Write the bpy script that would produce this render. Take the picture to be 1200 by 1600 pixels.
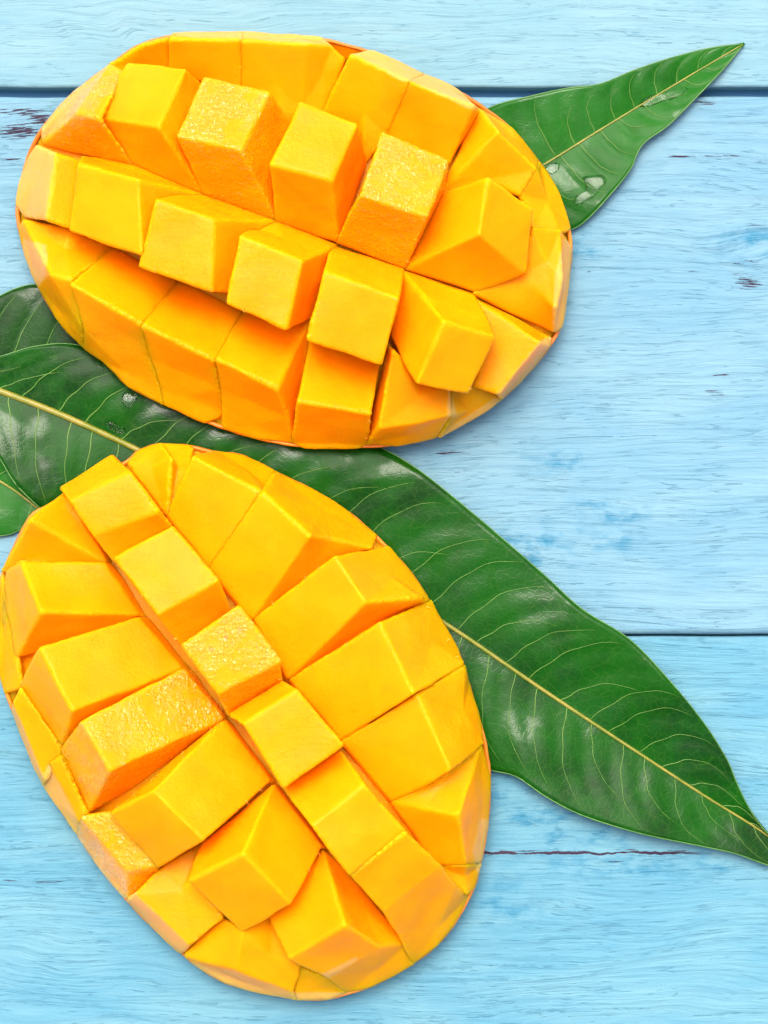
import bpy, bmesh, math, random
import numpy as np
from mathutils import Vector, noise as mnoise

random.seed(7)
for _o in list(bpy.data.objects):
    bpy.data.objects.remove(_o)
SC = bpy.context.scene
COL = SC.collection

# ------------------------------------------------------------------ camera, sky, sun, exposure
S = 0.00015            # metres per photograph pixel on the table top
H = 4000.0             # camera height in the same pixels (0.6 m)
cam = bpy.data.cameras.new('camera')
cam.sensor_fit = 'VERTICAL'; cam.sensor_height = 24.0
cam.lens = 24.0 * H / 1600.0
cam.clip_start = 0.01; cam.clip_end = 50
camo = bpy.data.objects.new('camera', cam); COL.objects.link(camo)
camo.location = (0, 0, H * S)
SC.camera = camo

SUN_EL, SUN_AZ = 68.0, -12.0      # from the top of the picture, a little left
world = bpy.data.worlds.new('World'); SC.world = world
world.use_nodes = True
wn = world.node_tree
bg = wn.nodes['Background']
sky = wn.nodes.new('ShaderNodeTexSky'); sky.sky_type = 'NISHITA'
sky.sun_disc = False
sky.sun_elevation = math.radians(SUN_EL); sky.sun_rotation = math.radians(SUN_AZ)
sky.air_density = 0.6; sky.dust_density = 6.0; sky.ozone_density = 0.3
wn.links.new(sky.outputs[0], bg.inputs[0])
bg.inputs[1].default_value = 0.15
sl = bpy.data.lights.new('sun', 'SUN'); sl.energy = 1.2; sl.angle = math.radians(30)
sl.color = (1.0, 0.96, 0.90)
so = bpy.data.objects.new('sun', sl); COL.objects.link(so)
sd = Vector((math.sin(math.radians(SUN_AZ)) * math.cos(math.radians(SUN_EL)),
             math.cos(math.radians(SUN_AZ)) * math.cos(math.radians(SUN_EL)),
             math.sin(math.radians(SUN_EL))))
so.rotation_euler = sd.to_track_quat('Z', 'Y').to_euler()
so.location = (0, 0, 1)
SC.view_settings.view_transform = 'Standard'
SC.view_settings.look = 'None'
SC.view_settings.gamma = 1.0
SC.view_settings.exposure = 0.86

# ------------------------------------------------------------------ helpers
def W(x, y, z):
    """photograph pixel + height (pixels) -> world metres"""
    k = (1.0 - z / H) * S
    return Vector(((x - 600.0) * k, (800.0 - y) * k, z * S))

def to_px(co):
    z = co[:, 2] / S
    f = H / (H - z) / S
    return 600.0 + co[:, 0] * f, 800.0 - co[:, 1] * f

def link(name, me, mat=None, parent=None):
    o = bpy.data.objects.new(name, me); COL.objects.link(o)
    if mat: me.materials.append(mat)
    if parent: o.parent = parent
    return o

def tag(o, label=None, cat=None, group=None, kind=None):
    if label: o['label'] = label
    if cat: o['category'] = cat
    if group: o['group'] = group
    if kind: o['kind'] = kind

def mesh(name, vs, fs, smooth=True):
    me = bpy.data.meshes.new(name)
    me.from_pydata([tuple(v) for v in vs], [], fs)
    me.update()
    if smooth:
        me.polygons.foreach_set('use_smooth', [True] * len(me.polygons))
    return me

def poly_sd(px, py, poly):
    """signed distance (negative inside) of points to a polygon"""
    poly = np.array(poly, float); n = len(poly)
    d = np.full(px.shape, 1e9); inside = np.zeros(px.shape, bool)
    for i in range(n):
        ax, ay = poly[i]; bx, by = poly[(i + 1) % n]
        ex, ey = bx - ax, by - ay
        t = np.clip(((px - ax) * ex + (py - ay) * ey) / (ex * ex + ey * ey + 1e-9), 0, 1)
        d = np.minimum(d, np.hypot(px - ax - t * ex, py - ay - t * ey))
        c = ((ay > py) != (by > py)) & (px < (bx - ax) * (py - ay) / (by - ay + 1e-12) + ax)
        inside ^= c
    return np.where(inside, -d, d)

def spline(pts, n, closed=False):
    """Catmull-Rom through pts resampled to n points evenly by length"""
    P = np.array(pts, float)
    if closed: Q = np.vstack([P[-1], P, P[0], P[1]])
    else: Q = np.vstack([2 * P[0] - P[1], P, 2 * P[-1] - P[-2]])
    out = []
    for i in range(1, len(Q) - 2):
        p0, p1, p2, p3 = Q[i - 1], Q[i], Q[i + 1], Q[i + 2]
        for t in np.linspace(0, 1, 24, endpoint=False):
            out.append(0.5 * (2 * p1 + (p2 - p0) * t + (2 * p0 - 5 * p1 + 4 * p2 - p3) * t * t
                              + (3 * p1 - p0 - 3 * p2 + p3) * t ** 3))
    out.append(Q[-2]); out = np.array(out)
    L = np.concatenate([[0], np.cumsum(np.linalg.norm(np.diff(out, axis=0), axis=1))])
    s = np.linspace(0, L[-1], n + 1 if closed else n)
    if closed: s = s[:-1]
    return np.stack([np.interp(s, L, out[:, k]) for k in range(out.shape[1])], 1)

# ------------------------------------------------------------------ materials
class NT:
    def __init__(s, name):
        s.m = bpy.data.materials.new(name); s.m.use_nodes = True
        s.t = s.m.node_tree; s.b = s.t.nodes['Principled BSDF']
        s.out = s.t.nodes['Material Output']
    def n(s, typ, ins=None, **kw):
        nd = s.t.nodes.new(typ)
        for k, v in kw.items(): setattr(nd, k, v)
        for k, v in (ins or {}).items(): s.set(nd.inputs[k], v)
        return nd
    def set(s, sock, v):
        if isinstance(v, bpy.types.NodeSocket): s.t.links.new(v, sock)
        else: sock.default_value = v
    def math(s, op, a, b=0.0, clamp=False):
        nd = s.t.nodes.new('ShaderNodeMath'); nd.operation = op; nd.use_clamp = clamp
        s.set(nd.inputs[0], a); s.set(nd.inputs[1], b); return nd.outputs[0]
    def sstep(s, v, a, b, lo=0.0, hi=1.0):
        nd = s.n('ShaderNodeMapRange', {'Value': v, 'From Min': a, 'From Max': b, 'To Min': lo, 'To Max': hi})
        nd.interpolation_type = 'SMOOTHSTEP'; return nd.outputs[0]
    def mix(s, f, a, b):
        nd = s.t.nodes.new('ShaderNodeMix'); nd.data_type = 'RGBA'
        s.set(nd.inputs[0], f)
        s.set(nd.inputs[6], a if isinstance(a, bpy.types.NodeSocket) else (*a, 1))
        s.set(nd.inputs[7], b if isinstance(b, bpy.types.NodeSocket) else (*b, 1))
        return nd.outputs[2]
    def coord(s, scale=(1, 1, 1), loc=(0, 0, 0)):
        """object coordinates in photograph pixels, then scaled"""
        tc = s.n('ShaderNodeTexCoord')
        mp = s.n('ShaderNodeMapping', {'Vector': tc.outputs['Object']})
        mp.inputs['Scale'].default_value = tuple(c / S for c in scale)
        mp.inputs['Location'].default_value = loc
        return mp.outputs[0]
    def noise(s, vec, scale=1.0, detail=3.0, rough=0.5, dist=0.0):
        nd = s.n('ShaderNodeTexNoise', {'Vector': vec, 'Scale': scale, 'Detail': detail, 'Roughness': rough, 'Distortion': dist})
        return nd.outputs['Fac']
    def attr(s, name):
        return s.n('ShaderNodeAttribute', attribute_name=name).outputs['Fac']
    def bump(s, h, dist, strength=1.0, normal=None):
        nd = s.n('ShaderNodeBump', {'Height': h, 'Distance': dist * S, 'Strength': strength})
        if normal is not None: s.set(nd.inputs['Normal'], normal)
        return nd.outputs[0]

def flesh_material(name, wet):
    m = NT(name); b = m.b
    c = m.coord((1, 1, 1))
    big = m.noise(c, 1 / 70, 2)
    grit = m.noise(c, 1 / 3.2, 2, 0.6)
    fib = m.noise(m.coord((1 / 55, 1 / 4.5, 1 / 4.5)), 1.0, 3, 0.6)
    col = m.mix(m.sstep(big, 0.3, 0.7), (0.99, 0.332, 0.0010), (0.99, 0.372, 0.0015))
    col = m.mix(m.math('MULTIPLY', m.sstep(fib, 0.55, 0.8), 0.22), col, (0.99, 0.43, 0.005))
    rind = m.attr('rind')
    rn = m.math('ADD', rind, m.math('MULTIPLY', m.math('SUBTRACT', m.noise(c, 1 / 12, 3), 0.5), 0.5))
    col = m.mix(m.sstep(rn, 0.25, 0.75), col, (0.90, 0.40, 0.085))
    m.set(b.inputs['Base Color'], col)
    b.subsurface_method = 'RANDOM_WALK'
    b.inputs['Subsurface Weight'].default_value = 1.0
    b.inputs['Subsurface Radius'].default_value = (1.0, 0.62, 0.06)
    b.inputs['Subsurface Scale'].default_value = 0.007
    b.inputs['IOR'].default_value = 1.38
    # juice gathers in patches; most cubes have a little, a few are running with it
    pool = m.noise(c, 1 / 38, 3, 0.6)
    wm = m.sstep(pool, 0.36, 0.56) if wet else m.math('MULTIPLY', m.sstep(pool, 0.48, 0.70), 0.30)
    m.set(b.inputs['Roughness'], m.sstep(wm, 0, 1, 0.36, 0.26))
    m.set(b.inputs['Specular IOR Level'], m.sstep(wm, 0, 1, 0.14, 0.22))
    bead = m.sstep(m.noise(c, 1 / 5.0, 2, 0.55), 0.42, 0.66)
    h = m.math('ADD', m.math('MULTIPLY', m.math('MULTIPLY', bead, wm), 0.8), m.math('ADD', m.math('MULTIPLY', grit, 0.28), m.math('MULTIPLY', fib, 0.28)))
    m.set(b.inputs['Normal'], m.bump(h, 2.4, 0.5))
    if wet:      # a skin of juice with its own ripples over the flesh
        m.set(b.inputs['Coat Weight'], m.math('MULTIPLY', wm, 0.85))
        b.inputs['Coat Roughness'].default_value = 0.04
        b.inputs['Coat IOR'].default_value = 1.45
        rip = m.noise(c, 1 / 10.0, 1.5, 0.45)
        m.set(b.inputs['Coat Normal'], m.bump(rip, 15.0, 0.85))
    return m.m

M_FLESH = flesh_material('mango_flesh', False)
M_WET = flesh_material('juicy_mango_flesh', True)

def skin_material():
    m = NT('mango_skin'); b = m.b
    c = m.coord()
    n1 = m.noise(c, 1 / 60, 3); n2 = m.noise(c, 1 / 5, 3, 0.7)
    col = m.mix(m.sstep(n1, 0.35, 0.65), (0.80, 0.26, 0.010), (0.68, 0.18, 0.010))
    col = m.mix(m.math('MULTIPLY', m.sstep(n2, 0.6, 0.75), 0.25), col, (0.25, 0.06, 0.01))
    m.set(b.inputs['Base Color'], col)
    b.inputs['Roughness'].default_value = 0.38
    b.inputs['Subsurface Weight'].default_value = 0.15
    b.inputs['Subsurface Radius'].default_value = (1, 0.3, 0.05)
    b.inputs['Subsurface Scale'].default_value = 0.001
    m.set(b.inputs['Normal'], m.bump(n2, 1.0, 0.4))
    return m.m
M_SKIN = skin_material()

def leaf_material(name, dark, light, fleck):
    m = NT(name); b = m.b
    c = m.coord()
    big = m.noise(c, 1 / 130, 3, 0.55)
    wav = m.noise(c, 1 / 40, 3, 0.6)
    col = m.mix(m.sstep(m.math('ADD', m.math('MULTIPLY', big, 0.7), m.math('MULTIPLY', wav, 0.3)), 0.32, 0.62), dark, light)
    vo = m.n('ShaderNodeTexVoronoi', {'Vector': m.n('ShaderNodeVectorMath', {0: c, 1: m.n('ShaderNodeTexNoise', {'Vector': c, 'Scale': 1 / 14}).outputs['Color']}, operation='ADD').outputs[0], 'Scale': 1 / 17}, feature='DISTANCE_TO_EDGE')
    vo2 = m.n('ShaderNodeTexVoronoi', {'Vector': c, 'Scale': 1 / 9}, feature='DISTANCE_TO_EDGE')
    net = m.sstep(vo.outputs['Distance'], 0.008, 0.045, 1.0, 0.0)
    net2 = m.sstep(vo2.outputs['Distance'], 0.02, 0.12, 1.0, 0.0)
    col = m.mix(m.math('MULTIPLY', net, 0.13), col, (0.08, 0.20, 0.025))
    col = m.mix(m.math('MULTIPLY', net2, 0.05), col, (0.08, 0.19, 0.03))
    col = m.mix(m.math('MULTIPLY', m.sstep(m.noise(c, 1 / 80, 2), 0.6, 0.8), 0.3), col, fleck)
    m.set(b.inputs['Base Color'], col)
    film = m.noise(c, 1 / 85, 2.5, 0.5, 0.3)
    wetm = m.sstep(film, 0.50, 0.62)
    m.set(b.inputs['Roughness'], m.sstep(wetm, 0, 1, 0.34, 0.17))
    m.set(b.inputs['Specular IOR Level'], m.sstep(wetm, 0, 1, 0.12, 0.27))
    h = m.math('ADD', m.math('MULTIPLY', net, -0.25), m.math('ADD', m.math('MULTIPLY', m.noise(c, 1 / 34, 2), 2.4), m.math('MULTIPLY', net2, -0.25)))
    nb = m.bump(h, 1.0, 0.25)
    m.set(b.inputs['Normal'], nb)
    tr = m.n('ShaderNodeBsdfTranslucent', {'Color': (0.10, 0.35, 0.02, 1)})
    mx = m.n('ShaderNodeMixShader', {0: 0.12, 1: b.outputs[0], 2: tr.outputs[0]})
    m.t.links.new(mx.outputs[0], m.out.inputs[0])
    return m.m
M_LEAF = leaf_material('mango_leaf', (0.0015, 0.034, 0.002), (0.005, 0.088, 0.003), (0.016, 0.045, 0.001))
M_LEAF_SHADED = leaf_material('shaded_mango_leaf', (0.0014, 0.024, 0.002), (0.004, 0.056, 0.003), (0.012, 0.03, 0.001))  # darker copy of the leaf green, shade on the left leaf put into colour
M_LEAF_LIGHT = leaf_material('young_mango_leaf', (0.005, 0.088, 0.004), (0.014, 0.14, 0.010), (0.013, 0.115, 0.004))

def vein_material(name, c1, c2):
    m = NT(name)
    n = m.noise(m.coord(), 1 / 30, 3)
    m.set(m.b.inputs['Base Color'], m.mix(m.sstep(n, 0.35, 0.65), c1, c2))
    m.b.inputs['Roughness'].default_value = 0.4
    return m.m
M_MIDRIB = vein_material('leaf_midrib', (0.17, 0.20, 0.010), (0.28, 0.25, 0.03))
M_VEIN = vein_material('leaf_vein', (0.07, 0.19, 0.018), (0.11, 0.24, 0.03))
M_RIMLEAF = vein_material('leaf_margin', (0.06, 0.18, 0.03), (0.10, 0.24, 0.05))

def paint_material(name, base, pale, deep, wear, crack=None):
    m = NT(name); b = m.b
    tc = m.coord()
    lowx = m.n('ShaderNodeTexNoise', {'Vector': m.coord((1 / 850, 1 / 480, 1)), 'Scale': 1.0, 'Detail': 1.0}).outputs['Fac']
    # the grain bends: y is pushed by a slow noise
    sep = m.n('ShaderNodeSeparateXYZ', {0: tc})
    yy = m.math('ADD', sep.outputs[1], m.math('MULTIPLY', m.math('SUBTRACT', lowx, 0.5), 70.0))
    def gv(sx, sy, off=0.0):
        return m.n('ShaderNodeCombineXYZ', {0: m.math('MULTIPLY', sep.outputs[0], 1 / sx), 1: m.math('ADD', m.math('MULTIPLY', yy, 1 / sy), off), 2: off}).outputs[0]
    waves = m.noise(gv(260, 17), 1.0, 3, 0.55)
    grain = m.noise(gv(95, 6.0, 3.1), 1.0, 4, 0.6)
    pore = m.noise(gv(30, 2.1, 7.7), 1.0, 2.0, 0.5)
    region = m.noise(gv(420, 60, 1.3), 1.0, 2)
    brush = m.noise(tc, 1 / 4.0, 4, 0.7)
    patch = m.noise(m.coord((1 / 240, 1 / 90, 1)), 1.0, 3, 0.6)
    col = m.mix(m.sstep(patch, 0.3, 0.7), base, pale)
    col = m.mix(m.math('MULTIPLY', m.sstep(grain, 0.52, 0.72), 0.25), col, deep)
    pm = m.math('MULTIPLY', m.sstep(pore, 0.63, 0.72), m.sstep(region, 0.42, 0.55))
    line = m.sstep(m.math('ABSOLUTE', m.math('SUBTRACT', waves, 0.5)), 0.0, 0.012, 1.0, 0.0)
    line = m.math('MULTIPLY', line, m.sstep(m.noise(gv(60, 30, 5.0), 1.0, 2), 0.48, 0.6))
    pm = m.math('MAXIMUM', pm, m.math('MULTIPLY', line, 0.8))
    ring = m.math('FRACT', m.math('ADD', m.math('MULTIPLY', yy, 1 / 37.0), m.math('MULTIPLY', m.noise(gv(500, 45, 4.4), 1.0, 2), 2.2)))
    rl = m.math('MULTIPLY', m.sstep(ring, 0.0, 0.09, 1.0, 0.0), m.sstep(m.noise(gv(26, 8, 2.6), 1.0, 3, 0.6), 0.46, 0.60))
    rl = m.math('MULTIPLY', rl, m.sstep(m.noise(gv(300, 120, 8.8), 1.0, 2), 0.42, 0.56))
    pm = m.math('MAXIMUM', pm, m.math('MULTIPLY', rl, 0.8))
    col = m.mix(m.math('MULTIPLY', pm, 0.45), col, (0.035, 0.15, 0.23))
    # teal stains where the coats rubbed through, at their own places (mesh attribute)
    sn = m.math('MULTIPLY', m.attr('stain'), m.sstep(m.noise(m.coord((1 / 40, 1 / 22, 1)), 1.0, 4, 0.62), 0.42, 0.72))
    col = m.mix(sn, col, (0.025, 0.20, 0.33))
    # chips down to the bare wood
    chipn = m.noise(gv(40, 2.3, 11.0), 1.0, 5, 0.68)
    ca = m.attr('chip')
    chip = m.sstep(m.math('ADD', chipn, m.math('MULTIPLY', ca, 0.36)), 0.84, 0.87)
    chip = m.math('MULTIPLY', chip, m.sstep(ca, 0.02, 0.1))
    if crack:
        # the split that runs along the board, paint gone from its lips
        cy, x0, x1 = crack
        wob = m.math('MULTIPLY', m.math('SUBTRACT', m.noise(m.coord((1 / 60, 0, 0)), 1.0, 4, 0.6), 0.5), 16.0)
        dy = m.math('ABSOLUTE', m.math('ADD', m.math('SUBTRACT', sep.outputs[1], 800.0 - cy), wob))
        wid = m.math('MULTIPLY', m.sstep(m.noise(m.coord((1 / 45, 1 / 30, 0)), 1.0, 3, 0.6), 0.26, 0.55), 2.3)
        ends = m.math('MULTIPLY', m.sstep(sep.outputs[0], x0 - 640.0, x0 - 560.0), m.sstep(sep.outputs[0], x1 - 660.0, x1 - 580.0, 1.0, 0.0))
        ck = m.math('MULTIPLY', m.math('LESS_THAN', dy, wid), ends)
        chip = m.math('MAXIMUM', chip, ck)
    wood = m.mix(m.noise(gv(60, 4, 2.0), 1.0, 4, 0.7), (0.012, 0.010, 0.035), (0.065, 0.030, 0.055))
    col = m.mix(chip, col, wood)
    m.set(b.inputs['Base Color'], col)
    m.set(b.inputs['Roughness'], m.sstep(grain, 0.3, 0.7, 0.48, 0.62))
    b.inputs['Specular IOR Level'].default_value = 0.2
    h = m.math('ADD', m.math('MULTIPLY', waves, 3.2), m.math('ADD', m.math('MULTIPLY', grain, 1.0), m.math('MULTIPLY', brush, 0.45)))
    h = m.math('SUBTRACT', h, m.math('MULTIPLY', pm, 0.9))
    h = m.math('SUBTRACT', h, m.math('MULTIPLY', chip, 0.8))
    m.set(b.inputs['Normal'], m.bump(h, 3.6, wear))
    return m.m
M_PAINT = [paint_material('pale_blue_paint', (0.175, 0.35, 0.42), (0.205, 0.375, 0.435), (0.125, 0.295, 0.38), 0.35),  # plank tones: differing paint, plus light falloff down the table put into colour
           paint_material('sky_blue_paint', (0.15, 0.325, 0.43), (0.19, 0.365, 0.45), (0.11, 0.285, 0.40), 0.5),
           paint_material('worn_blue_paint', (0.105, 0.305, 0.41), (0.15, 0.35, 0.43), (0.08, 0.27, 0.375), 0.5, (1333, 640, 1110))]
_m = NT('dark_blue_underside_paint')
_m.set(_m.b.inputs['Base Color'], _m.mix(_m.noise(_m.coord(), 1 / 50, 3), (0.05, 0.20, 0.38), (0.035, 0.15, 0.31)))
_m.b.inputs['Roughness'].default_value = 0.7
M_UNDER = _m.m

# ------------------------------------------------------------------ table of painted planks
CHIPS = [(40, 175, 90, 10), (70, 190, 60, 16), (30, 205, 70, 20), (90, 212, 40, 14), (10, 248, 40, 6), (1080, 426, 30, 6), (1170, 440, 55, 22), (1100, 160, 50, 6),
         (1120, 246, 80, 6), (1190, 252, 30, 6), (1118, 586, 34, 7), (1116, 614, 36, 9), (1060, 243, 40, 5), (920, 425, 14, 6),
         (12, 1379, 30, 9), (70, 1378, 60, 6), (840, 1332, 130, 6), (1010, 1328, 130, 5), (760, 1334, 60, 6), (20, 386, 30, 4),
         (960, 1346, 40, 6), (700, 708, 60, 8), (730, 738, 40, 6), (1160, 410, 60, 8), (1150, 796, 24, 5), (300, 1390, 60, 5), (1180, 350, 50, 5)]
STAINS = [(860, 1290, 60, 40), (800, 1270, 60, 30), (930, 1300, 110, 30), (835, 858, 70, 36), (950, 800, 60, 24), (880, 720, 60, 18),
          (770, 1230, 60, 40), (960, 1350, 130, 26), (1110, 1345, 60, 20), (780, 1410, 70, 40), (900, 290, 60, 30), (950, 840, 50, 26), (900, 390, 40, 24), (1180, 380, 60, 30)]

table = link('tabletop', mesh('tabletop', [W(-700, 2300, -36) , W(1900, 2300, -36), W(1900, -700, -36), W(-700, -700, -36),
                                           W(-700, 2300, -110), W(1900, 2300, -110), W(1900, -700, -110), W(-700, -700, -110)],
                              [(0, 1, 2, 3), (7, 6, 5, 4), (0, 4, 5, 1), (1, 5, 6, 2), (2, 6, 7, 3), (3, 7, 4, 0)], False), M_UNDER)
tag(table, 'light blue painted wooden tabletop of wide horizontal planks under the fruit', kind='structure')

def plank(y0, y1, mat, r0, r1):
    """one board between photograph rows y0 and y1; r0, r1 round its long edges"""
    prof = [(y0, -35.0)]
    for a in np.linspace(0, math.pi / 2, 6): prof.append((y0 + r0 * (1 - math.cos(a)), -r0 * (1 - math.sin(a))))
    n = max(4, int((y1 - y0 - r0 - r1) / 6))
    for t in np.linspace(0, 1, n + 1)[1:-1]: prof.append((y0 + r0 + t * (y1 - y0 - r0 - r1), 0.0))
    for a in np.linspace(math.pi / 2, 0, 6): prof.append((y1 - r1 * (1 - math.cos(a)), -r1 * (1 - math.sin(a))))
    prof.append((y1, -35.0))
    xs = np.linspace(-650, 1850, 313)
    vs = []; 
    for x in xs:
        for (y, z) in prof:
            top = 1.0 if z > -20 else 0.0
            dz = mnoise.noise(Vector((x / 300, y / 90, 1.7))) * 1.2 * top
            wob = mnoise.noise(Vector((x / 120, y0 / 50 if y < (y0 + y1) / 2 else y1 / 50, 9.1))) * 1.6
            edge = 1.0 if (y - y0 < r0 + 1 or y1 - y < r1 + 1) else 0.0
            vs.append(((x - 600) * S, (800 - y - wob * edge) * S, (z + dz - 1.2) * S))
    k = len(prof); fs = []
    for i in range(len(xs) - 1):
        for j in range(k - 1):
            a = i * k + j; fs.append((a, a + 1, a + k + 1, a + k))
    fs.append(tuple(range(k - 1, -1, -1))); fs.append(tuple((len(xs) - 1) * k + j for j in range(k)))
    me = mesh('plank', vs, fs)
    bmn = bmesh.new(); bmn.from_mesh(me); bmesh.ops.recalc_face_normals(bmn, faces=bmn.faces); bmn.to_mesh(me); bmn.free()
    co = np.array([v.co[:] for v in me.vertices]); px = 600 + co[:, 0] / S; py = 800 - co[:, 1] / S
    for nm, spots in (('chip', CHIPS), ('stain', STAINS)):
        f = np.zeros(len(px))
        for q, (cx, cy, rx, ry) in enumerate(spots):
            f = np.maximum(f, (1.12 if q < 5 else 1.0) * np.exp(-(((px - cx) / rx) ** 2 + ((py - cy) / ry) ** 2)))
        at = me.attributes.new(nm, 'FLOAT', 'POINT'); at.data.foreach_set('value', f.astype(np.float32))
    return link('plank', me, mat, table)
plank(-620, 136, M_PAINT[0], 6, 5)
plank(151, 991, M_PAINT[1], 3, 9)
plank(994.5, 2250, M_PAINT[2], 4, 6)

# ------------------------------------------------------------------ leaves
def tube(path, radii, name, mat, parent, up=None, flat=1.0, sides=6):
    """tapered tube along a world path"""
    vs = []; fs = []; n = len(path)
    for i, p in enumerate(path):
        t = (path[min(i + 1, n - 1)] - path[max(i - 1, 0)]).normalized()
        b = t.cross(Vector((0, 0, 1)))
        b = b.normalized() if b.length > 1e-6 else Vector((1, 0, 0))
        u = b.cross(t)
        for s in range(sides):
            a = 2 * math.pi * s / sides
            vs.append(p + (b * math.cos(a) + u * math.sin(a) * flat) * radii[i])
    for i in range(n - 1):
        for s in range(sides):
            a = i * sides + s; c = i * sides + (s + 1) % sides
            fs.append((a, c, c + sides, a + sides))
    fs.append(tuple(range(sides - 1, -1, -1))); fs.append(tuple((n - 1) * sides + s for s in range(sides)))
    return link(name, mesh(name, vs, fs), mat, parent)

class Leaf:
    def __init__(s, name, mid, up, lo, zfun, mat, mid_r, veins, seed, fold, wave, ridge=2.4):
        s.N = 220
        s.mid, s.up, s.lo = spline(mid, s.N), spline(up, s.N), spline(lo, s.N)
        s.zfun, s.fold, s.wave, s.seed, s.ridge = zfun, fold, wave, seed, ridge
        s.veins = veins
        NV = 17
        vs = []; fs = []
        vv = np.concatenate([-np.linspace(1, 0, NV), np.linspace(0, 1, NV)[1:]])
        for i in range(s.N):
            for v in vv: vs.append(s.pt(i / (s.N - 1), v))
        K = len(vv)
        for i in range(s.N - 1):
            for j in range(K - 1):
                a = i * K + j; fs.append((a, a + K, a + K + 1, a + 1))
        me = mesh(name, vs, fs)
        bmn = bmesh.new(); bmn.from_mesh(me)
        if sum(f.normal.z for f in bmn.faces) < 0: bmesh.ops.reverse_faces(bmn, faces=bmn.faces)
        bmn.to_mesh(me); bmn.free()
        s.o = link(name, me, mat)
        md = s.o.modifiers.new('thickness', 'SOLIDIFY'); md.thickness = 2.2 * S; md.offset = -1
        # midrib
        us = np.linspace(0.0, 0.995, 90)
        tube([s.pt(u, 0.0) + Vector((0, 0, 1.0 * S)) for u in us],
             [max(0.5, mid_r * (1 - u) ** 0.75 + 0.9) * S for u in us], 'midrib', M_MIDRIB, s.o, flat=0.75, sides=8)
        # side veins, each a part of its own
        rnd = random.Random(seed)
        for side in (1, -1):
            for (u0, du) in veins:
                u0 = u0 + rnd.uniform(-0.006, 0.006) + (0.012 if side < 0 else 0)
                L = rnd.uniform(0.88, 0.95) if rnd.random() > .25 else rnd.uniform(.55, .75)
                pth = []; rad = []
                for t in np.linspace(0.0, 1, 16):
                    v = t * L; u = u0 + du * (t ** 1.0 * 0.55 + 0.5 * t ** 4) + 0.0008 * math.sin(t * 17 + u0 * 90)
                    if u > 0.985: break
                    pth.append(s.pt(u, side * v) + Vector((0, 0, 0.35 * S)))
                    rad.append((1.0 * (1 - t) + 0.4) * S * (1 - 0.45 * u0))
                if len(pth) > 3: tube(pth, rad, 'side_vein', M_VEIN, s.o, flat=0.7, sides=5)
        # pale margin
        for side in (1, -1):
            us = np.linspace(0.01, 0.99, 150)
            tube([s.pt(u, side) + Vector((0, 0, -0.8 * S)) for u in us], [1.15 * S] * 150, 'leaf_margin', M_RIMLEAF, s.o, sides=5)
    def pt(s, u, v):
        f = u * (s.N - 1); i = min(int(f), s.N - 2); t = f - i
        m = s.mid[i] * (1 - t) + s.mid[i + 1] * t
        e = (s.up if v >= 0 else s.lo)
        e = e[i] * (1 - t) + e[i + 1] * t
        a = abs(v)
        x, y = m * (1 - a) + e * a
        z = s.zfun(x, y)
        taper = min(1, 6 * u, 5 * (1 - u) + 0.1)
        calm = s.calm(x, y)
        z += taper * calm * (s.fold * (a ** 1.3) * (1.0 if v < 0 else 0.75))
        z += taper * calm * s.wave * (mnoise.noise(Vector((x / 120, y / 120, s.seed))) * 0.9 + mnoise.noise(Vector((x / 300, y / 300, s.seed + 5))) * 0.8) * (0.3 + 0.9 * a)
        # quilted between the side veins
        ph = 0.0
        if s.veins:
            du = s.veins[1][0] - s.veins[0][0]
            uu = u - 0.075 * a * 0.55 - 0.1 * 0.4 * a ** 4
            ph = abs(math.sin(math.pi * (uu - s.veins[0][0]) / du)) ** 0.8
        z += taper * s.ridge * ph * math.sin(math.pi * min(1, a * 1.05)) ** 0.6
        return W(x, y, max(3.5, z))
    def calm(s, x, y):
        """flattened where the fruit lies on the leaf"""
        gx = min(max((x + 400) / 6, 0), CALM.shape[1] - 2); gy = min(max((y + 100) / 6, 0), CALM.shape[0] - 2)
        i, j = int(gx), int(gy); a, b = gx - i, gy - j
        d = float((CALM[j, i] * (1 - a) + CALM[j, i + 1] * a) * (1 - b) + (CALM[j + 1, i] * (1 - a) + CALM[j + 1, i + 1] * a) * b)
        return min(1.0, max(0.12, (d + 18) / 70))

OUT_U = [(26, 318), (40, 254), (64, 202), (120, 142), (172, 101), (218, 70), (276, 54), (360, 51), (440, 55), (500, 60), (580, 81), (664, 117), (716, 142),
         (760, 170), (800, 202), (840, 250), (872, 302), (890, 358), (893, 390), (888, 442), (876, 510), (860, 540), (824, 584), (784, 623), (736, 655), (680, 683),
         (620, 695), (560, 699), (476, 698), (400, 685), (320, 659), (256, 631), (200, 603), (170, 571), (131, 543), (88, 495), (60, 447), (40, 398), (28, 352)]
OUT_L = [(197, 720), (217, 704), (250, 694), (300, 697), (335, 706), (377, 711), (430, 737), (490, 766), (547, 802), (587, 836), (613, 862), (640, 892), (664, 927),
         (688, 967), (714, 1013), (731, 1063), (751, 1130), (761, 1170), (766, 1213), (763, 1280), (754, 1335), (741, 1387), (714, 1438), (681, 1478), (641, 1508),
         (580, 1541), (513, 1561), (463, 1561), (413, 1551), (353, 1536), (307, 1509), (283, 1489), (233, 1444), (193, 1401), (150, 1348), (117, 1298), (70, 1228),
         (43, 1171), (20, 1112), (8, 1080), (-2, 1045), (-6, 980), (-4, 930), (4, 894), (43, 812), (73, 790), (104, 772), (150, 745)]
_gx, _gy = np.meshgrid(np.arange(-400, 1500, 6.0), np.arange(-100, 1700, 6.0))
CALM = np.minimum(poly_sd(_gx, _gy, OUT_U), poly_sd(_gx, _gy, OUT_L))

def flatz(v): return lambda x, y: v
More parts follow.
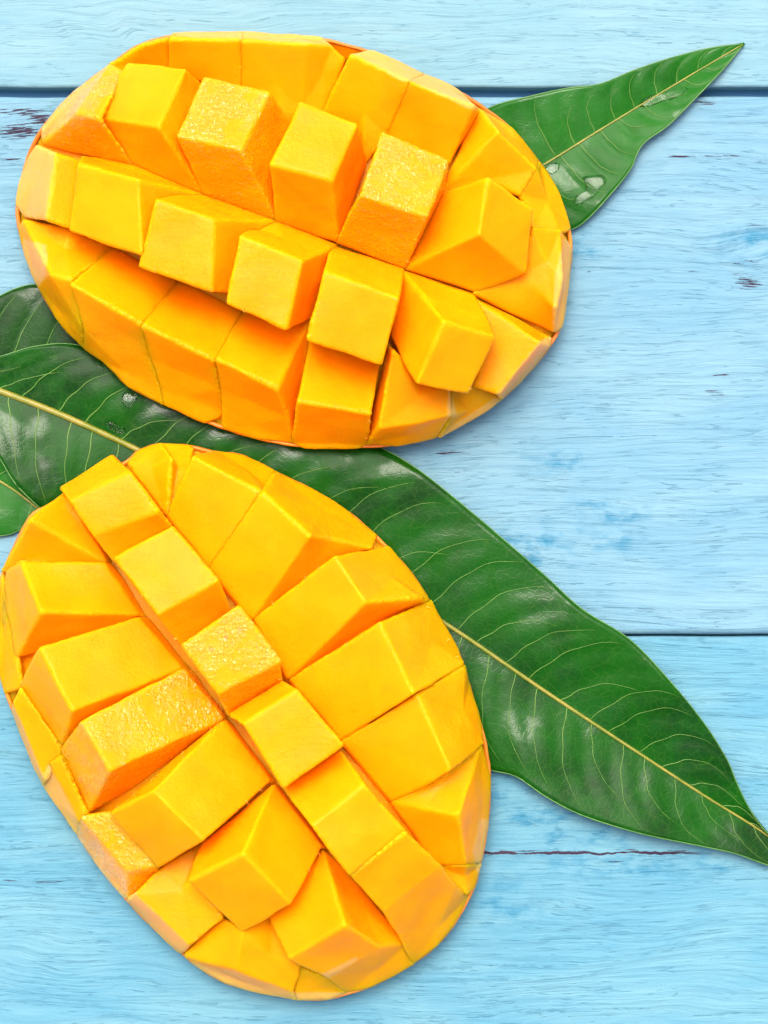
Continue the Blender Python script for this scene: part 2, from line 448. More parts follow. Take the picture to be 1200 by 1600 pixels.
# short leaf at the left whose upper edge shows above the long leaf
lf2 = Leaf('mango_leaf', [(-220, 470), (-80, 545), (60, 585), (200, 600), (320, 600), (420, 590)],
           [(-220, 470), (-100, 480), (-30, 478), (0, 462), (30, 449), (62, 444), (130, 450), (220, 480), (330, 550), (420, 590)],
           [(-220, 470), (-120, 560), (-20, 625), (120, 655), (280, 640), (420, 590)], flatz(4), M_LEAF_SHADED, 3.0,
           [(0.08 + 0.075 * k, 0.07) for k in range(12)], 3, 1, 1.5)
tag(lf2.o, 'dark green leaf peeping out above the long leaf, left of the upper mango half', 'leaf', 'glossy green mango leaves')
# leaf whose pale lower side shows below the long leaf at the left
lf4 = Leaf('mango_leaf', [(-300, 600), (-120, 690), (0, 752), (60, 795), (130, 850), (220, 930), (300, 1000)],
           [(-300, 600), (-140, 640), (0, 680), (90, 740), (180, 840), (300, 1000)],
           [(-300, 600), (-220, 760), (-120, 822), (-40, 838), (10, 836), (50, 829), (130, 880), (220, 950), (300, 1000)], flatz(6), M_LEAF_LIGHT, 1.6,
           [(0.08 + 0.075 * k, 0.07) for k in range(12)], 11, 4, 4)
tag(lf4.o, 'light green leaf corner below the long leaf, touching the lower mango half', 'leaf', 'glossy green mango leaves')
# leaf at the top right
lf3 = Leaf('mango_leaf', [(640, 385), (740, 320), (852, 256), (920, 214), (1000, 165), (1080, 117), (1163, 68)],
           [(640, 385), (650, 290), (700, 205), (768, 167), (826, 151), (885, 138), (938, 131), (990, 110), (1050, 90), (1110, 75), (1163, 68)],
           [(640, 385), (720, 400), (810, 392), (892, 359), (918, 342), (950, 308), (984, 266), (1004, 226), (1045, 195), (1085, 155), (1130, 108), (1163, 68)],
           flatz(8), M_LEAF_LIGHT, 1.3, [(0.06 + 0.062 * k, 0.06) for k in range(15)], 21, 14, 5)
tag(lf3.o, 'bright green pointed wet leaf at the top right, its tip on the planks', 'leaf', 'glossy green mango leaves')
# the long leaf passing under both halves
lf1 = Leaf('mango_leaf', [(-130, 574), (-60, 590), (0, 611), (100, 650), (215, 703), (360, 778), (520, 868), (700, 977), (850, 1079), (1000, 1178), (1100, 1243), (1200, 1306), (1300, 1385)],
           [(-130, 574), (-70, 574), (0, 557), (50, 542), (105, 537), (160, 549), (260, 580), (400, 622), (510, 662), (600, 702), (645, 728), (690, 762), (760, 820), (850, 898), (910, 952), (985, 1000), (1050, 1068), (1100, 1130), (1135, 1185), (1152, 1225), (1175, 1270), (1210, 1312), (1300, 1385)],
           [(-130, 574), (-75, 620), (-25, 685), (0, 717), (25, 757), (72, 803), (150, 880), (300, 985), (450, 1075), (600, 1140), (700, 1180), (766, 1203), (806, 1213), (850, 1243), (900, 1270), (960, 1291), (1020, 1307), (1100, 1323), (1150, 1334), (1200, 1352), (1300, 1385)],
           flatz(14), M_LEAF, 4.6, [(0.045 + 0.0305 * k, 0.055) for k in range(30)], 31, 25, 9)
tag(lf1.o, 'long dark glossy leaf crossing the picture under both mango halves, yellow midrib', 'leaf', 'glossy green mango leaves')

# ------------------------------------------------------------------ mango halves
U = {
 'A0': "a:172,102,105 b:222,70,150 c:236,103,108 d:200,106,105 e:194,116,105 f:264,60,138 g:264,108,95|abcde bfgc",
 'B0': "a:172,102,125 b:194,114,150 c:156,186,195 d:120,177,165 e:210,258,g f:66,224,r h:64,202,r i:120,142,r|abcd dcef adfhi",
 'B1': "a:200,100,158 b:290,109,165 c:248,198,t d:156,184,t e:322,306,g f:210,258,g h:314,132,112|abcd dcef bhec",
 'B2': "a:320,122,t b:420,146,t c:376,234,t d:278,212,t e:432,344,g f:321,306,g h:452,192,108|abcd dcef bhec",
 'B3': "a:470,163,t b:557,195,t c:518,281,t d:424,257,t e:527,376,g f:431,345,g h:572,255,100|abcd dcef bhec",
 'B4': "a:598,209,t b:699,252,t c:667,338,t d:562,305,t e:632,417,g f:527,377,g h:688,318,110|abcd dcef bhec",
 'B5': "a:636,418,g b:686,306,130 c:762,280,212 d:830,326,162 e:820,424,138 f:748,366,212 h:748,454,g|abcf cdef afeh",
 'B6': "a:832,356,130 b:874,360,100 c:878,430,125 d:868,480,120 e:816,424,110 f:740,457,g h:866,518,62 i:892,390,r j:876,512,r|abcde edhf bijhdc",
 'A1': "a:265,61,142 b:378,63,147 c:378,142,95 d:264,112,95 e:270,54,r f:378,52,r|abcd efba",
 'A2': "a:378,64,147 b:480,69,152 c:470,170,98 d:448,197,95 e:378,144,95 f:516,72,115 h:537,92,105 i:506,176,90 j:378,52,r k:450,56,r l:500,60,r|abcde bfhic jklfba",
 'A3': "a:548,86,150 b:640,128,168 c:604,208,108 d:568,260,95 e:556,202,95 f:506,174,95 h:580,81,r i:664,117,r|abcdef ahib",
 'A4': "a:640,128,168 b:738,166,155 c:700,256,95 d:600,214,100 e:664,117,r f:716,142,r h:748,172,92|abcd aefhb bhc",
 'A5': "a:748,170,90 b:778,206,140 c:690,300,95 d:838,264,105 e:812,303,100 f:766,286,95 h:686,310,95 i:800,202,r j:840,250,r|abc bdefhc aijdb",
 'A6': "a:838,264,104 b:840,251,r c:872,302,r d:890,358,r e:874,364,82 f:832,360,92 h:826,328,92 i:812,303,98|abcdefhi",
 'C0': "a:58,228,75 b:88,241,132 c:122,252,122 d:110,355,132 e:74,343,142 f:40,338,60 h:27,320,r i:41,254,r|bcde abefhi",
 'C1': "a:124,256,178 b:216,282,t c:222,398,t d:109,360,172 e:128,245,88 f:210,259,g h:322,307,g k:280,410,100|abcd efhba bhkc",
 'C2': "a:244,312,t b:334,344,t c:330,454,t d:219,416,t e:322,307,g f:431,346,g k:400,458,100|abcd aefb bfkc",
 'C3': "a:376,369,t b:472,408,t c:446,513,t d:356,473,t e:392,357,140 f:431,347,g h:524,384,g k:485,495,110|abcd aefhb bhkc",
 'C4': "a:508,426,t b:623,466,t c:595,568,t d:481,530,t e:520,386,g f:629,422,g|abcd aefb",
 'C5': "a:630,426,g b:740,463,g c:772,527,186 d:694,503,228 e:730,614,164 f:652,598,200 h:612,526,120|abcd adfh dcef",
 'C6': "a:744,470,g b:843,535,122 c:778,614,110 d:742,602,104 e:765,530,112 h:860,540,r i:784,623,r j:862,528,60|abcde bhic ajhb",
 'D0': "a:38,345,75 b:108,359,100 c:178,390,88 d:112,438,150 e:82,430,138 f:132,514,100 h:131,543,r i:88,495,r j:60,447,r k:40,398,r l:30,356,r|abcde edf efhij aejkl",
 'D1': "a:176,388,90 b:278,440,90 c:222,507,170 d:111,444,165 e:236,556,110 f:134,516,100 h:252,608,66 i:256,631,r j:200,603,r k:131,543,r|abcd dcef fehijk",
 'D2': "a:278,440,90 b:380,486,90 c:334,562,175 d:222,508,172 e:342,603,113 f:238,560,110 h:354,645,62 i:256,631,r j:252,608,66 k:320,659,r|abcd dcef fehkij",
 'D3': "a:380,486,90 b:486,498,95 c:432,606,180 d:338,561,175 e:450,650,108 f:346,604,113 h:457,690,52 i:400,685,r j:350,668,r k:488,540,78|abcd dcef fehij bkhec",
 'D4': "a:486,528,100 b:594,564,100 c:578,646,160 d:466,627,165 e:573,693,52 f:457,690,52 h:476,698,r i:560,699,r|abcd dcef feih",
 'D5': "a:606,536,85 b:660,590,100 c:702,606,105 d:704,648,105 e:640,662,118 f:592,668,128 h:614,548,165 i:574,693,56 j:680,683,r k:620,695,r|hbcdef ahfi fedjki",
 'D6': "a:704,606,95 b:742,600,90 c:784,623,r d:736,655,r e:684,683,r f:704,648,98|abcdef",
}
L = {
 'S1': "a:95,762,122 b:175,713,122 c:203,739,185 d:110,783,185 e:248,799,t f:147,835,t h:267,822,150 i:178,876,150|abcd dcef fehi",
 'S2': "a:180,873,t b:270,822,t c:341,907,t d:246,960,t e:357,951,160 f:286,1009,160|abcd dcef",
 'S3': "a:285,1008,t b:373,947,t c:437,1033,t d:341,1083,t e:438,1066,160 f:357,1116,160|abcd dcef",
 'S4': "a:359,1117,178 b:441,1067,178 c:464,1078,t d:382,1131,t e:535,1164,t f:443,1229,t|abcd dcef",
 'S5': "a:443,1228,165 b:532,1175,165 c:569,1227,t d:488,1290,t e:632,1300,t f:548,1367,t|abcd dcef",
 'S6': "a:549,1367,224 b:632,1300,224 c:686,1353,170 d:600,1423,172 e:711,1385,112 f:624,1459,112 h:731,1400,r i:681,1478,r j:643,1506,r|abcd dcef fehij",
 'R0': "a:200,724,60 b:217,704,r c:250,694,r d:300,697,r e:296,742,92 f:262,806,g h:268,715,108|abchf cdefh",
 'R1': "a:302,714,132 b:407,769,156 c:328,884,g d:262,805,g e:335,706,r f:377,711,r h:430,737,r i:420,768,98|abcd aefhib",
 'R2': "a:410,770,160 b:483,837,190 c:394,966,g d:328,885,g e:516,842,140 f:524,869,112 h:430,737,r i:490,766,r j:547,802,r k:587,836,r l:580,856,88|abcd befc ahijkleb elf",
 'R3': "a:398,966,g b:524,870,175 c:571,941,190 d:450,1058,g e:655,934,108 f:669,938,r h:574,986,108 j:607,856,r k:640,892,r|abcd cefhd bjkfec",
 'R4': "a:456,1061,g b:594,974,175 c:646,1083,185 d:533,1153,g e:672,940,r f:714,1013,r h:722,1038,80|abcd befhc",
 'R5': "a:535,1158,g b:652,1086,165 c:704,1203,180 d:613,1250,g e:724,1041,80 f:731,1063,r h:751,1130,r i:754,1162,80|abcd befhic",
 'R6': "a:613,1253,g b:698,1208,152 c:752,1165,80 d:716,1274,165 e:728,1350,100 f:680,1348,g h:766,1213,r i:763,1280,r j:750,1346,r|abcd adef dchije",
 'R7': "a:681,1350,85 b:729,1351,100 c:750,1348,r d:741,1387,r e:729,1399,70|abcde",
 'Q0': "a:100,774,90 b:112,789,112 c:165,879,105 d:47,812,150 e:34,878,95 f:4,894,r m:122,794,75 n:178,880,75|abcd dcef bmnc",
 'Q1': "a:34,880,132 b:162,880,118 c:216,960,112 d:64,956,190 e:130,1004,85 f:27,1024,85 h:0,973,r i:12,893,70 m:182,884,75 n:240,968,75|abcd dcef adfhi bmnc",
 'Q2': "a:63,1013,180 b:215,964,125 c:284,1044,122 d:113,1110,195 e:95,1168,92 f:33,1070,92 k:135,1132,98 m:240,968,75 n:308,1050,75|abcd adef dcke bmnc",
 'Q3': "a:127,1127,185 b:287,1046,128 c:347,1122,122 d:172,1203,202 e:137,1270,88 f:94,1177,92 h:205,1230,88 m:308,1050,75 n:360,1122,75|abcd adef dche bmnc",
 'Q4': "a:174,1270,150 b:349,1127,122 c:420,1219,124 d:317,1312,202 e:240,1236,202 f:247,1354,112 m:360,1124,75 n:440,1228,75|ebcd aedf abe bmnc",
 'Q5': "a:315,1320,130 m:442,1230,75 n:522,1332,75 b:427,1227,122 c:502,1323,134 d:453,1411,180 e:380,1334,222 f:297,1376,168 h:378,1455,130|bcde abef fedh bmnc",
 'Q6': "a:504,1327,118 b:538,1445,200 c:452,1497,142 d:421,1430,110 e:593,1479,130 f:508,1524,108 h:547,1367,98 i:630,1474,82 j:647,1505,r k:580,1541,r l:540,1550,r|abcd befc ahieb eijklf",
 'P1': "a:5,898,60 b:14,960,82 c:28,1024,85 d:35,1072,90 e:9,1082,r f:-2,1045,r h:-6,980,r i:-4,930,r|abcdefhi",
 'P2': "a:33,1075,100 b:95,1165,105 c:95,1182,98 d:72,1217,84 e:22,1099,88 f:70,1228,r h:43,1171,r i:19,1110,r|abcde edfhi",
 'P3': "a:80,1190,95 b:97,1181,105 c:136,1270,105 d:126,1281,90 e:128,1308,r f:117,1298,r h:70,1228,r|abcd adefh",
 'P4': "a:130,1276,105 b:172,1270,112 c:248,1351,112 d:198,1360,105 e:244,1366,74 f:200,1405,52 h:193,1401,r i:150,1348,r j:121,1304,r|abcd dcef adfhij",
 'P5': "a:213,1396,100 b:247,1360,88 c:316,1318,92 d:304,1370,108 e:349,1434,108 f:296,1475,100 h:283,1489,r i:233,1444,r j:198,1406,r|abcdef afhij",
 'P6': "a:290,1492,66 b:347,1435,88 c:379,1454,125 d:370,1514,105 e:423,1430,92 f:469,1511,88 h:457,1548,74 i:463,1561,r j:413,1551,r k:353,1536,r l:307,1509,r|abcd dcefh adhijkl",
 'P7': "a:470,1512,84 b:510,1526,84 c:541,1550,r d:513,1561,r e:463,1561,r h:458,1550,60|abcdeh",
}
WET = {'B0', 'B2', 'B4', 'Q3', 'P4', 'S3'}
PEACH = [[(172, 103), (120, 178), (84, 206), (58, 222), (64, 200), (120, 140), (160, 104)],
         [(56, 226), (88, 241), (74, 343), (38, 338), (20, 318), (38, 250)],
         [(40, 372), (72, 385), (76, 425), (60, 450), (36, 398)],
         [(276, 48), (276, 58), (440, 66), (516, 72), (548, 86), (585, 78), (440, 45)],
         [(548, 84), (632, 128), (664, 126), (664, 112), (580, 76)], [(642, 128), (730, 168), (748, 172), (716, 138), (664, 112)],
         [(878, 375), (868, 430), (866, 470), (864, 520), (900, 500), (900, 380)],
         [(842, 534), (776, 614), (784, 630), (870, 540), (860, 526)], [(700, 606), (706, 620), (712, 650), (698, 650)],
         [(740, 660), (684, 690), (690, 674), (770, 622), (790, 622)],
         [(24, 1105), (72, 1216), (72, 1232), (10, 1110)], [(78, 1192), (125, 1283), (128, 1310), (60, 1228)],
         [(124, 1285), (198, 1364), (200, 1410), (100, 1300)], [(202, 1400), (214, 1396), (297, 1476), (283, 1495), (190, 1410)],
         [(300, 1500), (330, 1508), (370, 1516), (457, 1549), (470, 1570), (380, 1560), (290, 1500)],
         [(500, 1522), (555, 1492), (560, 1496), (512, 1528)], [(457, 1549), (540, 1550), (540, 1570), (457, 1570)],
         [(736, 1330), (748, 1280), (770, 1280), (745, 1370)]]
FB = {}
def build_half(name, outline, pieces, lift, zrim, label, cubes):
    pts = np.array(outline, float)
    root = bpy.data.objects.new(name, None); COL.objects.link(root)
    c = pts.mean(0); root.empty_display_size = 0.02
    root.location = W(c[0], c[1], 0)
    inv = -root.location
    tag(root, label, 'mango half', 'diced mango halves')
    def dist(x, y): return max(0.0, float(-poly_sd(np.array([float(x)]), np.array([float(y)]), outline)[0]))
    def F(x, y):
        t = min(1.0, dist(x, y) / 230.0); return 1 - (1 - t) ** 2
    def zr(x, y): return zrim + lift(x, y)
    def zg(x, y): return zrim + 5 + 62 * F(x, y) + 0.35 * lift(x, y)
    def zt(x, y): return 125 + 108 * F(x, y)
    def resolve(x, y, k):
        return {'r': zr, 'g': zg, 't': zt}[k](x, y) if k in 'rgt' else float(k)
    made = []
    RING = spline(outline, 420, True)
    for pn, spec in pieces.items():
        vtxt, ftxt = spec.split('|')
        V = {}
        for tok in vtxt.split():
            k, r = tok.split(':'); x, y, t = r.split(',')
            V[k] = (float(x), float(y), resolve(float(x), float(y), t), t)
        faces = []
        for f in ftxt.split():
            p = [V[q] for q in f]
            ar = sum(p[i][0] * p[(i + 1) % len(p)][1] - p[(i + 1) % len(p)][0] * p[i][1] for i in range(len(p)))
            faces.append(f if ar < 0 else f[::-1])          # counter-clockwise seen from above
        # cut edges that lie on the rim follow its curve
        nf = []
        for f in faces:
            g = []
            for i, k in enumerate(f):
                k2 = f[(i + 1) % len(f)]; g.append(k)
                if V[k][3] == 'r' and V[k2][3] == 'r':
                    i0 = int(np.argmin(np.hypot(RING[:, 0] - V[k][0], RING[:, 1] - V[k][1])))
                    i1 = int(np.argmin(np.hypot(RING[:, 0] - V[k2][0], RING[:, 1] - V[k2][1])))
                    n_ = len(RING); st = (i1 - i0) % n_; sg = 1
                    if st > n_ // 2: st = n_ - st; sg = -1
                    for q in range(6, st - 3, 6):
                        x, y = RING[(i0 + sg * q) % n_]
                        kk = '%s%s%d' % (k, k2, q); V[kk] = (x, y, zr(x, y), 'r'); g.append(kk)
            nf.append(g)
        faces = nf
        keys = list(V); idx = {k: i for i, k in enumerate(keys)}
        ed = {}
        for f in faces:
            for i in range(len(f)): ed[(f[i], f[(i + 1) % len(f)])] = 1
        bnd = {a: b for (a, b) in ed if (b, a) not in ed}
        loop = [next(iter(bnd))]
        while bnd[loop[-1]] != loop[0] and len(loop) < 200: loop.append(bnd[loop[-1]])
        cx = sum(V[k][0] for k in loop) / len(loop); cy = sum(V[k][1] for k in loop) / len(loop)
        gl = [k for k in keys if V[k][3] == 'g']
        if gl and len(gl) < len(keys):
            gx = sum(V[k][0] for k in gl) / len(gl); gy = sum(V[k][1] for k in gl) / len(gl)
            cx, cy = 0.6 * cx + 0.4 * gx, 0.6 * cy + 0.4 * gy
        vs = [W(*V[k][:3]) + inv for k in keys]; low = {}
        for k in loop:
            x, y, z, t = V[k]
            q = -0.05 if t == 'g' else (0.05 if t == 'r' or z < 75 else (0.02 if z < 115 else 0.05))
            lx, ly = x + (cx - x) * q, y + (cy - y) * q
            lz = max(20.0, min(z - 18, zg(lx, ly) - 16))
            low[k] = len(vs); vs.append(W(lx, ly, lz) + inv)
        fs = []
        for f in faces:
            p = [vs[idx[k]] for k in f]
            if len(f) == 4:
                G = 6; b0 = len(vs); gid = {}
                for i in range(G + 1):
                    for j in range(G + 1):
                        if (i in (0, G)) and (j in (0, G)):
                            gid[i, j] = idx[f[{(0, 0): 0, (G, 0): 1, (G, G): 2, (0, G): 3}[i, j]]]; continue
                        u, v = i / G, j / G
                        gid[i, j] = len(vs)
                        vs.append((p[0] * (1 - u) + p[1] * u) * (1 - v) + (p[3] * (1 - u) + p[2] * u) * v)
                for i in range(G):
                    for j in range(G): fs.append((gid[i, j], gid[i + 1, j], gid[i + 1, j + 1], gid[i, j + 1]))
            elif len(f) == 3: fs.append(tuple(idx[k] for k in f))
            else:
                cc = len(vs); m_ = Vector((0, 0, 0))
                for q in p: m_ += q
                vs.append(m_ / len(p))
                for i in range(len(f)): fs.append((idx[f[i]], idx[f[(i + 1) % len(f)]], cc))
        for i, a in enumerate(loop):
            b = loop[(i + 1) % len(loop)]
            fs.append((idx[b], idx[a], low[a], low[b]))
        bc = len(vs)
        m_ = Vector((0, 0, 0))
        for k in loop: m_ += vs[low[k]]
        vs.append(m_ / len(loop))
        for i, a in enumerate(loop):
            b = loop[(i + 1) % len(loop)]; fs.append((low[b], low[a], bc))
        nm = 'flesh_cube' if pn[0] in cubes else 'flesh_wedge'
        me = mesh(nm, vs, fs)
        o = link(nm, me, M_WET if pn in WET else M_FLESH, root)
        rm = o.modifiers.new('r', 'REMESH'); rm.mode = 'VOXEL'; rm.voxel_size = 1.8 * S
        sm = o.modifiers.new('s', 'SMOOTH'); sm.factor = 0.5; sm.iterations = 14
        made.append((o, pn))
    # floor of the cuts
    N = 150; ring = spline(outline, N, True); vs = []; fs = []
    NR = 16
    for k in range(NR):
        q = 1 - k / NR
        for (x, y) in ring:
            px, py = c[0] + (x - c[0]) * q * 0.985, c[1] + (y - c[1]) * q * 0.985
            vs.append(W(px, py, zg(px, py) - (6 + 16 * min(1, dist(px, py) / 50)) if k else zr(px, py) - 7) + inv)
    for k in range(NR - 1):
        for i in range(N):
            a, b = k * N + i, k * N + (i + 1) % N; fs.append((b, a, a + N, b + N))
    vs.append(W(c[0], c[1], zg(*c) - 22) + inv)
    for i in range(N): fs.append(((NR - 1) * N + (i + 1) % N, (NR - 1) * N + i, len(vs) - 1))
    me = mesh('flesh_base', vs, fs)
    bmn = bmesh.new(); bmn.from_mesh(me)
    if sum(f.normal.z for f in bmn.faces) < 0: bmesh.ops.reverse_faces(bmn, faces=bmn.faces)
    bmn.to_mesh(me); bmn.free()
    me.attributes.new('rind', 'FLOAT', 'POINT')
    link('flesh_base', me, M_FLESH, root)
    # skin: a bowl from the rim down to the table
    N = 260; ring = spline(outline, N, True)
    tan = np.roll(ring, -1, 0) - np.roll(ring, 1, 0); nrm = np.stack([tan[:, 1], -tan[:, 0]], 1); nrm /= np.linalg.norm(nrm, axis=1)[:, None]
    if np.mean(np.sum(nrm * (ring - c), 1)) < 0: nrm = -nrm
    prof = [(-5, 0.84), (-2.5, 0.92), (-0.2, 0.92), (1.3, 0.86), (1.5, 0.76), (-2.5, 0.60), (-16, 0.42), (-42, 0.25), (-85, 0.0)]
    vs = []; fs = []
    for (off, zf) in prof:
        for i, (x, y) in enumerate(ring):
            z0 = zr(x, y) + 2; z = 15 + (z0 - 15) * zf
            j = mnoise.noise(Vector((x / 14, y / 14, 2.2))) * 0.9
            k = off + j if off > -50 else off
            p = (x + nrm[i, 0] * k, y + nrm[i, 1] * k)
            vs.append(W(p[0], p[1], z) + inv)
    for k in range(len(prof) - 1):
        for i in range(N):
            a, b = k * N + i, k * N + (i + 1) % N; fs.append((a, b, b + N, a + N))
    vs.append(W(c[0], c[1], 13) + inv)
    for i in range(N): fs.append(((len(prof) - 1) * N + i, (len(prof) - 1) * N + (i + 1) % N, len(vs) - 1))
    me = mesh('skin', vs, fs)
    bmn = bmesh.new(); bmn.from_mesh(me); bmesh.ops.recalc_face_normals(bmn, faces=bmn.faces); bmn.to_mesh(me); bmn.free()
    link('skin', me, M_SKIN, root)
    return root, made

halfU, madeU = build_half('mango_half', OUT_U, U, lambda x, y: 66.0 * min(1, max(0, (250 - y) / 170.0)), 50.0,
                   'smaller diced mango half lying crosswise at the top, long dark cut along its middle', 'BC')
halfL, madeL = build_half('mango_half', OUT_L, L, lambda x, y: 0.0, 52.0,
                   'larger diced mango half at the lower left, raised row of cubes down its middle', 'SRQ')

# bake remesh + smooth, roughen, mark the pale rind
dg = bpy.context.evaluated_depsgraph_get()
for root, made in ((halfU, madeU), (halfL, madeL)):
    off = np.array(root.location)
    for o, pn in made:
        me = bpy.data.meshes.new_from_object(o.evaluated_get(dg))
        me.name = o.data.name
        o.modifiers.clear(); old = o.data; o.data = me; bpy.data.meshes.remove(old)
        n = len(me.vertices)
        co = np.empty(n * 3, np.float32); me.vertices.foreach_get('co', co); co = co.reshape(-1, 3).astype(float)
        no = np.array([v.normal[:] for v in me.vertices])
        q = co / S; d = np.empty(n)
        sd_ = hash(pn) * 0
        for i in range(n):
            x, y, z = q[i]
            d[i] = 2.4 * mnoise.noise((x / 50, y / 50, z / 50)) + 0.45 * mnoise.noise((x / 22, y / 22, z / 22)) + 0.22 * mnoise.noise((x / 4.5, y / 4.5, z / 4.5))
        # the knife leaves the edges a little torn: ragged only where the surface turns
        ev = np.empty(len(me.edges) * 2, np.int32); me.edges.foreach_get('vertices', ev); ev = ev.reshape(-1, 2)
        deg = np.maximum(1, np.bincount(ev.ravel(), minlength=n))[:, None]
        nb = no.copy()
        for _ in range(5):
            acc = np.zeros_like(nb); np.add.at(acc, ev[:, 0], nb[ev[:, 1]]); np.add.at(acc, ev[:, 1], nb[ev[:, 0]])
            nb = acc / deg
        em = np.clip((1 - np.linalg.norm(nb, axis=1) - 0.02) / 0.14, 0, 1)
        for i in np.nonzero(em > 0.05)[0]:
            x, y, z = q[i]
            d[i] += em[i] * (1.5 * mnoise.noise((x / 4.2, y / 4.2, z / 4.2 + 3)) + 1.5 * mnoise.noise((x / 13, y / 13, z / 13 + 9)) + 0.5)
        co2 = co + no * ((d + 2.3) * S)[:, None]
        me.vertices.foreach_set('co', co2.astype(np.float32).ravel())
        px, py = to_px(co + off)
        r = np.zeros(n)
        for pl in PEACH:
            r = np.maximum(r, np.clip(0.5 - poly_sd(px, py, pl) / 8.0, 0, 1))
        at = me.attributes.new('rind', 'FLOAT', 'POINT'); at.data.foreach_set('value', r.astype(np.float32))
        me.polygons.foreach_set('use_smooth', [True] * len(me.polygons)); me.update()

# ------------------------------------------------------------------ torn fibres, juice droplets, water on the leaves
from mathutils.bvhtree import BVHTree
def tree_of(objs):
    vs = []; fs = []
    for o in objs:
        off = o.parent.location if o.parent else Vector((0, 0, 0))
        b = len(vs)
        vs += [v.co + off for v in o.data.vertices]; fs += [tuple(i + b for i in p.vertices) for p in o.data.polygons]
    return BVHTree.FromPolygons(vs, fs)
EYE = Vector((0, 0, H * S))
def hit(tr, x, y):
    """point of a surface under a photograph pixel"""
    d = (W(x, y, 0) - EYE).normalized()
    p, n, i, dist = tr.ray_cast(EYE, d)
    return p, n
M_FIBRE = vein_material('mango_fibre', (0.97, 0.36, 0.008), (0.97, 0.44, 0.02))
EDGES = {0: [((698, 258), (668, 336), (1, .3), 4), ((664, 342), (634, 412), (1, .5), 5), ((626, 428), (596, 566), (1, .3), 7), ((577, 648), (572, 690), (1, .2), 4),
             ((516, 392), (484, 500), (-1, .2), 3), ((330, 452), (222, 416), (0, 1), 4), ((444, 512), (358, 474), (0, 1), 4), ((728, 612), (742, 600), (.3, 1), 2), ((432, 345), (527, 377), (0, -1), 4)],
         1: [((592, 977), (458, 1060), (-.4, -1), 9), ((346, 1129), (176, 1269), (-.6, -1), 14), ((418, 1224), (320, 1311), (.7, 1), 8), ((501, 1330), (455, 1408), (1, .6), 6),
             ((312, 1320), (210, 1396), (-.5, -1), 10), ((345, 1437), (300, 1472), (.6, 1), 5), ((436, 1034), (437, 1064), (1, 0), 3), ((338, 905), (272, 824), (1, -.4), 5),
             ((522, 871), (400, 964), (-.4, -1), 5), ((286, 1012), (178, 878), (-1, .5), 5), ((664, 940), (720, 1036), (1, -.5), 5)]}
for k, (root, made) in enumerate(((halfU, madeU), (halfL, madeL))):
    tr = tree_of([o for o, pn in made]); rnd = random.Random(5 + k)
    vs = []; fs = []
    for (a, b, dr, cnt) in EDGES[k]:
        for q in range(max(1, int(cnt * 0.6))):
            t = rnd.random(); x = a[0] + (b[0] - a[0]) * t; y = a[1] + (b[1] - a[1]) * t
            ln = rnd.uniform(3.5, 8.5); an = rnd.uniform(-.6, .6)
            dx = dr[0] * math.cos(an) - dr[1] * math.sin(an); dy = dr[0] * math.sin(an) + dr[1] * math.cos(an)
            nl = math.hypot(dx, dy); dx, dy = dx / nl, dy / nl
            p, n = hit(tr, x - dx * 2.5, y - dy * 2.5)
            if p is None: continue
            z0 = p.z / S; bend = rnd.uniform(-2.5, 2.5)
            path = [W(x + dx * (u * ln - 2.5) - dy * bend * u * u, y + dy * (u * ln - 2.5) + dx * bend * u * u, z0 - 0.3 + 1.2 * math.sin(2.2 * u)) - root.location for u in (0, .33, .66, 1)]
            for i, c_ in enumerate(path):
                rr = (0.85, 0.75, 0.6, 0.3)[i] * S
                base = len(vs)
                for w in range(4):
                    vs.append(c_ + Vector((math.cos(w * math.pi / 2) * rr * -dy, math.cos(w * math.pi / 2) * rr * -dx, math.sin(w * math.pi / 2) * rr)))
                if i:
                    for w in range(4): fs.append((base - 4 + w, base - 4 + (w + 1) % 4, base + (w + 1) % 4, base + w))
    o = link('fibres', mesh('fibres', vs, fs), M_FIBRE, root); o['kind'] = 'stuff'

_m = NT('clear_water'); _m.b.inputs['Transmission Weight'].default_value = 1.0
_m.b.inputs['Roughness'].default_value = 0.06; _m.b.inputs['IOR'].default_value = 1.2
_m.b.inputs['Base Color'].default_value = (0.97, 0.99, 0.98, 1)
M_WATER = _m.m
def blob(name, tr, cx, cy, shape, thick, label, cat, group):
    """a low lens of water lying on the surface below it"""
    c0, n0 = hit(tr, cx, cy)
    vs = []; fs = []; N = len(shape); K = 5
    for side in (1, -1):
        for k in range(K):
            q = 1 - k / K
            for (x, y) in shape:
                px, py = cx + (x - cx) * q, cy + (y - cy) * q
                p, n = hit(tr, px, py)
                if p is None: p = c0
                h = 0.3 + thick * (1 - q ** 4) ** 0.9 if side > 0 else 0.25
                vs.append(p + n0 * (h * S))
        vs.append(c0 + n0 * ((thick if side > 0 else 0.25) * S))
    M = N * K + 1
    for sgn, base in ((1, 0), (-1, M)):
        for k in range(K - 1):
            for i in range(N):
                a, b = base + k * N + i, base + k * N + (i + 1) % N
                f = (a, b, b + N, a + N); fs.append(f if sgn > 0 else f[::-1])
        for i in range(N):
            f = (base + (K - 1) * N + i, base + (K - 1) * N + (i + 1) % N, base + N * K); fs.append(f if sgn > 0 else f[::-1])
    for i in range(N):
        a, b = i, (i + 1) % N; fs.append((b, a, a + M, b + M))
    me = mesh(name, vs, fs)
    bmn = bmesh.new(); bmn.from_mesh(me); bmesh.ops.recalc_face_normals(bmn, faces=bmn.faces); bmn.to_mesh(me); bmn.free()
    ctr = Vector(c0)
    me.transform(__import__('mathutils').Matrix.Translation(-ctr))
    o = link(name, me, M_WATER); o.location = ctr
    tag(o, label, cat, group); return o
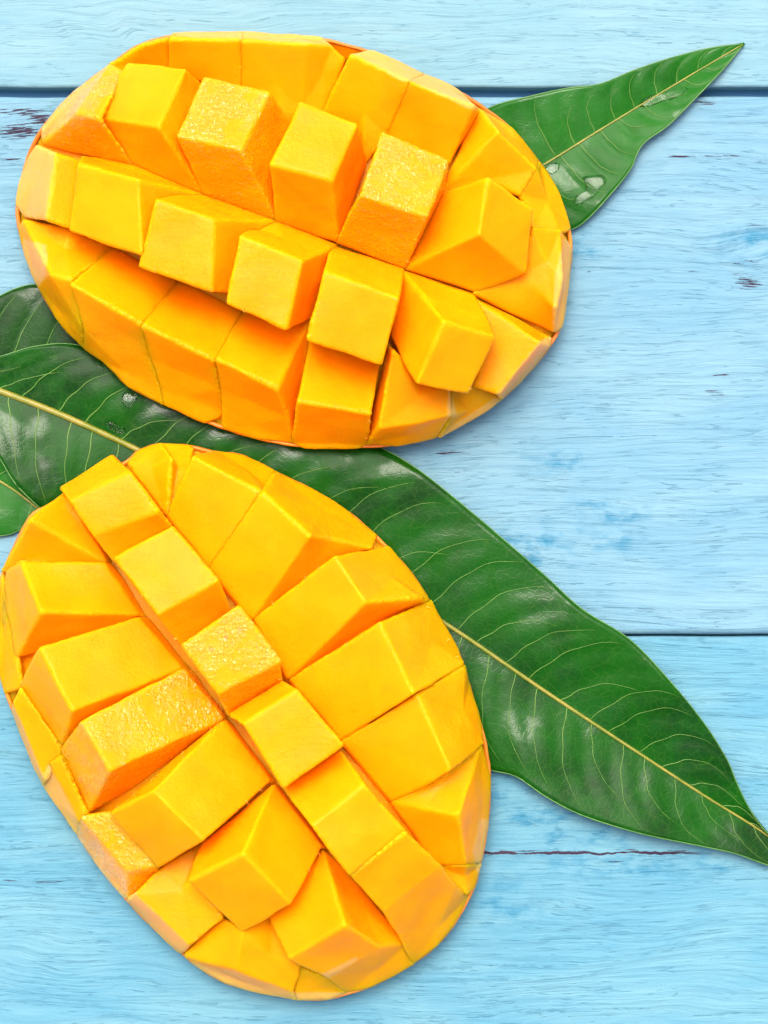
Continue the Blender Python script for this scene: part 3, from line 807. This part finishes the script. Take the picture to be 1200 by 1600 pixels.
trL = tree_of([o for o, pn in madeL])
for (x, y, rr, where) in [(375, 985, 5.5, 'largest clear juice droplet, at the top of the wet cube mid-row'),
                          (353, 998, 4.5, 'clear juice droplet just left of the largest one on the wet cube'),
                          (402, 1012, 4, 'clear juice droplet nearest the right edge of the wet cube mid-row'),
                          (330, 1014, 4, 'clear juice droplet nearest the left corner of the wet cube mid-row'),
                          (362, 1042, 4.2, 'clear juice droplet nearest the lower edge of the wet cube mid-row')]:
    blob('juice_droplet', trL, x, y, [(x + rr * math.cos(a) * 1.05, y + rr * math.sin(a)) for a in np.linspace(0, 2 * math.pi, 18, endpoint=False)], rr * 0.55,
         where, 'droplet', 'juice droplets on the middle cube')
tr3 = tree_of([lf3.o]); tr1 = tree_of([lf1.o])
for tr, cx, cy, pts, th, lb in [
    (tr3, 1035, 152, [(998, 166), (1003, 157), (1018, 149), (1040, 145), (1060, 140), (1074, 136), (1072, 144), (1062, 150), (1048, 156), (1036, 158), (1022, 164), (1008, 168)], 1.1, 'long clear water smear near the tip of the bright green leaf'),
    (tr3, 920, 298, [(896, 318), (900, 306), (912, 300), (916, 288), (910, 278), (922, 274), (942, 274), (948, 284), (938, 294), (930, 306), (918, 312), (906, 320)], 1.1, 'larger water puddle on the lower edge of the bright green leaf'),
    (tr3, 861, 263, [(852, 266), (856, 258), (866, 254), (874, 257), (872, 266), (862, 272)], 1.0, 'small water drop on the bright green leaf beside the upper mango half'),
    (tr1, 180, 668, [(163, 661), (172, 659), (184, 664), (196, 670), (194, 678), (182, 676), (170, 671)], 1.2, 'small water drop above the midrib at the left end of the long leaf'),
    (tr1, 200, 625, [(190, 622), (196, 612), (208, 608), (216, 616), (212, 628), (204, 638), (194, 634)], 1.2, 'small water drop on the long leaf just below the upper mango half')]:
    blob('water_drop', tr, cx, cy, [tuple(p) for p in spline(pts, 26, True)], th, lb, 'water drop', 'water drops on the leaves')
print('tris', sum(len(o.data.polygons) * 2 for o in bpy.data.objects if o.type == 'MESH'))
